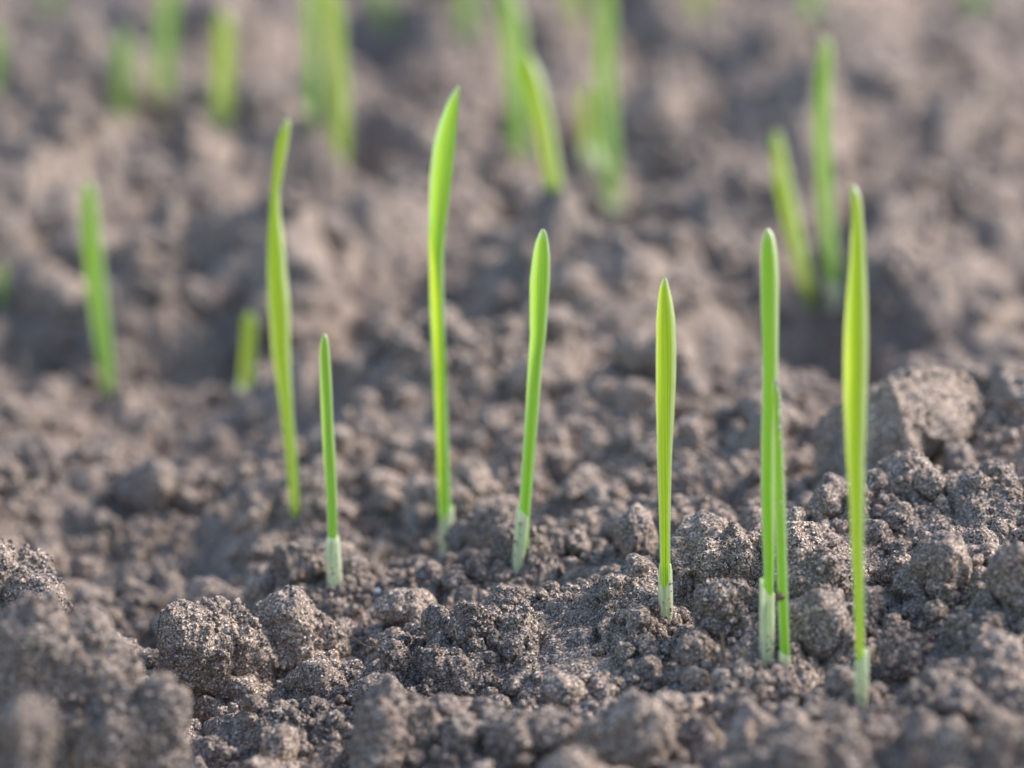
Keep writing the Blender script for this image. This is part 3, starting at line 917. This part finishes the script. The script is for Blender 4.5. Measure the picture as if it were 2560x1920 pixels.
# ------------------------------------------------------------------ crumbs: loose soil nobody could count
parts = [
    scatter(620, 4, 0.0024, 0.0055, 0.58, 0.92, 2.8, sink=0.05),
    scatter(3800, 3, 0.0012, 0.0026, 0.58, 0.95, 2.3, sink=0.0),
    scatter(20000, 2, 0.0006, 0.0013, 0.58, 0.90, 2.2, sink=0.0),
    scatter(42000, 1, 0.00028, 0.0006, 0.60, 0.84, 2.0),
    scatter(420, 3, 0.0045, 0.014, 0.95, 2.0, 2.4, sink=0.6),
    scatter(5000, 2, 0.0016, 0.0036, 0.90, 1.4, 2.2),
    scatter(250, 3, 0.008, 0.020, 2.0, 3.2, 2.4, sink=0.6),
]
for bx, by, br in KEEP_OUT:
    if by > 1.0:
        continue
    for k in range(26):                                    # soil pushed up round each foot
        a = rng.uniform(0, 2 * math.pi); q = rng.uniform(0.0016, 0.0042)
        x_, y_ = bx + math.cos(a) * q, by + math.sin(a) * q - 0.0003
        r_ = float(rng.uniform(0.0003, 0.0011))
        if math.sin(a) < -0.3 and abs(math.cos(a) * q) < 0.0018: r_ = min(r_, 0.0006)
        v_, f_ = LUMPS[k % len(LUMPS)]
        parts.append(((v_ * r_) @ rotmats(1)[0].T + np.array([x_, y_, float(ground_z(np.array([x_]), np.array([y_]))[0]) + r_ * 0.4]), f_))
cv, cf = join(parts)
crumbs = obj('soil_crumbs', mesh_np('soil_crumbs', cv, cf, SOIL))
crumbs['kind'] = 'stuff'
crumbs['label'] = 'loose sandy crumbs of grey brown soil covering the ground'


# ------------------------------------------------------------------ roots, twigs, chips
def strand(pts, rad, mat, label, cat, name, seed=0, lift=0.0):
    """pts: (px, py, extra depth mm) ; the first point fixes the distance"""
    _, d0 = hit(pts[0][0], pts[0][1] + lift)
    P = [at_depth(p[0], p[1], d0 - 0.003 + (p[2] if len(p) > 2 else 0) / 1000) for p in pts]
    P = np.array(P)
    t = np.linspace(0, 1, len(P)); tt = np.linspace(0, 1, 28)
    Q = np.stack([np.interp(tt, t, P[:, k]) for k in range(3)], 1)
    for _ in range(3): Q[1:-1] = (Q[:-2] + 2 * Q[1:-1] + Q[2:]) / 4
    base = Q[0].copy()
    m = 8
    V = []
    rr = random.Random(seed)
    for i in range(len(Q)):
        tg = Q[min(i + 1, len(Q) - 1)] - Q[max(i - 1, 0)]
        tg = Vector(tg).normalized()
        a = tg.orthogonal().normalized(); b_ = tg.cross(a)
        s = i / (len(Q) - 1)
        r = rad * (1 - 0.55 * s) * rr.uniform(0.8, 1.15)
        for j in range(m):
            th = 2 * math.pi * j / m
            V.append(Q[i] - base + np.array(a * math.cos(th) * r + b_ * math.sin(th) * r))
    fc = []
    for i in range(len(Q) - 1):
        for j in range(m):
            fc.append((i*m+j, i*m+(j+1) % m, (i+1)*m+(j+1) % m, (i+1)*m+j))
    o = obj(name, mesh_np(name, np.array(V), np.array(fc), mat))
    o.location = base
    tag(o, label, cat)
    return o


strand([(975, 1552), (980, 1532), (990, 1515, -1), (988, 1506, -1), (978, 1508)], 0.00028, ROOT, 'pale hooked rootlet standing among crumbs left of the tallest seedling', 'rootlet', 'rootlet')
strand([(1241, 1705), (1234, 1690), (1226, 1672), (1228, 1662), (1237, 1663), (1240, 1674)], 0.00012, ROOT, 'fine looped root hair at lower centre beside the angular clod', 'rootlet', 'rootlet')
strand([(1470, 1442), (1500, 1432), (1540, 1425), (1575, 1412)], 0.00016, ROOT, 'thin pale rootlet lying left of the sharp seedling', 'rootlet', 'rootlet')
strand([(1812, 1655), (1808, 1630), (1805, 1600), (1803, 1578)], 0.0004, TWIG, 'short upright brown stalk between the sharp seedling and the twin shoots', 'twig', 'twig')
strand([(1974, 1585), (1988, 1608), (2004, 1625), (2016, 1640)], 0.0005, TWIG, 'brown twig slanting right behind the twin shoots', 'twig', 'twig')
strand([(1803, 1850), (1790, 1832), (1775, 1808), (1766, 1790)], 0.0006, ROOT, 'blurred straw bit below the twin shoots at left', 'straw', 'straw')
strand([(2030, 1780), (2060, 1795), (2105, 1810)], 0.0004, TWIG, 'blurred twig left of the foot of the widest seedling', 'twig', 'twig')
strand([(2408, 1550), (2425, 1575), (2452, 1612)], 0.0006, ROOT, 'short straw leaning on the smooth oval lump at right', 'straw', 'straw')
strand([(1135, 1565, -2), (1140, 1580, -3), (1143, 1600, -3)], 0.00018, ROOT, 'tiny rootlet in front of the square faced crumb', 'rootlet', 'rootlet')
strand([(2440, 1385), (2462, 1378), (2473, 1395), (2470, 1418)], 0.0002, ROOT, 'curled dry rootlet at right, above the dark edge clod', 'rootlet', 'rootlet')
strand([(935, 1890), (975, 1865), (1010, 1870)], 0.0003, ROOT, 'faint blurred rootlet over the pear shaped clod', 'rootlet', 'rootlet')
strand([(700, 1855), (716, 1870), (735, 1885)], 0.0004, ROOT, 'short pale root bit on the crumbs at lower left of centre', 'rootlet', 'rootlet')


# dry plant debris mixed in the soil
def debris(n, seed):
    r_ = random.Random(seed)
    parts_ = []
    for k in range(n):
        y = r_.uniform(0.60, 0.98); x = r_.uniform(-0.14, 0.14) * y
        z = float(ground_z(np.array([x]), np.array([y]))[0]) + 0.0012
        ln, rd = r_.uniform(0.002, 0.008), r_.uniform(0.00008, 0.00026)
        th, el = r_.uniform(0, math.pi * 2), r_.uniform(-0.1, 0.6)
        d = Vector((math.cos(th) * math.cos(el), math.sin(th) * math.cos(el), math.sin(el)))
        sd2 = d.orthogonal().normalized()
        bend = r_.uniform(-0.5, 0.5) * ln
        pts = [Vector((x, y, z)) + d * ln * t + sd2 * bend * math.sin(t * math.pi) for t in np.linspace(0, 1, 9)]
        V = []
        for i, p in enumerate(pts):
            a = d.orthogonal().normalized(); b_ = d.cross(a)
            rr_ = rd * (1 - 0.5 * i / 8) * r_.uniform(.8, 1.2)
            for j in range(5):
                V.append(p + a * math.cos(j * 1.2566) * rr_ + b_ * math.sin(j * 1.2566) * rr_)
        fc = [(i*5+j, i*5+(j+1) % 5, (i+1)*5+(j+1) % 5, (i+1)*5+j) for i in range(8) for j in range(5)]
        parts_.append((np.array([q[:] for q in V]), np.array(fc)))
    return join(parts_)


for nm, mt_, n_, sd3 in (('plant_debris', ROOT, 90, 3), ('plant_debris', TWIG, 60, 8)):
    dv, df = debris(n_, sd3)
    o = obj(nm, mesh_np(nm, dv, df, mt_))
    o['kind'] = 'stuff'
    o['label'] = 'tiny pale root fibres strewn over the soil' if mt_ is ROOT else 'tiny dark twig bits strewn over the soil'

_v, _f = lumpy(3, 44, 0.4)
o = obj('soil_flake', mesh_np('soil_flake', _v * np.array([0.0008, 0.0005, 0.0006]), _f, TWIG))
o.location = at_plane(1949, 1492, y2 - 0.0006)
tag(o, 'dark brown flake stuck between the twin shoots above the cracked sheath', 'soil flake')


def pebble(px, py, r, mat, label, name, cat, dz=0.0, sc=(1, 0.8, 0.7), seed=3, dshift=-0.003):
    _, d = hit(px, py)
    v, f = lumpy(3, seed, 0.35)
    o = obj(name, mesh_np(name, v * r * np.array(sc, dtype=np.float32), f, mat))
    o.location = at_depth(px, py, d + dshift)
    tag(o, label, cat)
    return o


pebble(940, 1484, 0.0013, CHIP, 'small blue grey stone behind the hooked rootlet', 'stone_chip', 'stone')
pebble(2470, 1652, 0.0020, plain('ochre_husk', (0.45, 0.34, 0.16), 0.6), 'flat ochre husk lying right of the pit at lower right', 'seed_husk', 'husk', sc=(1.3, .8, .3), seed=5)
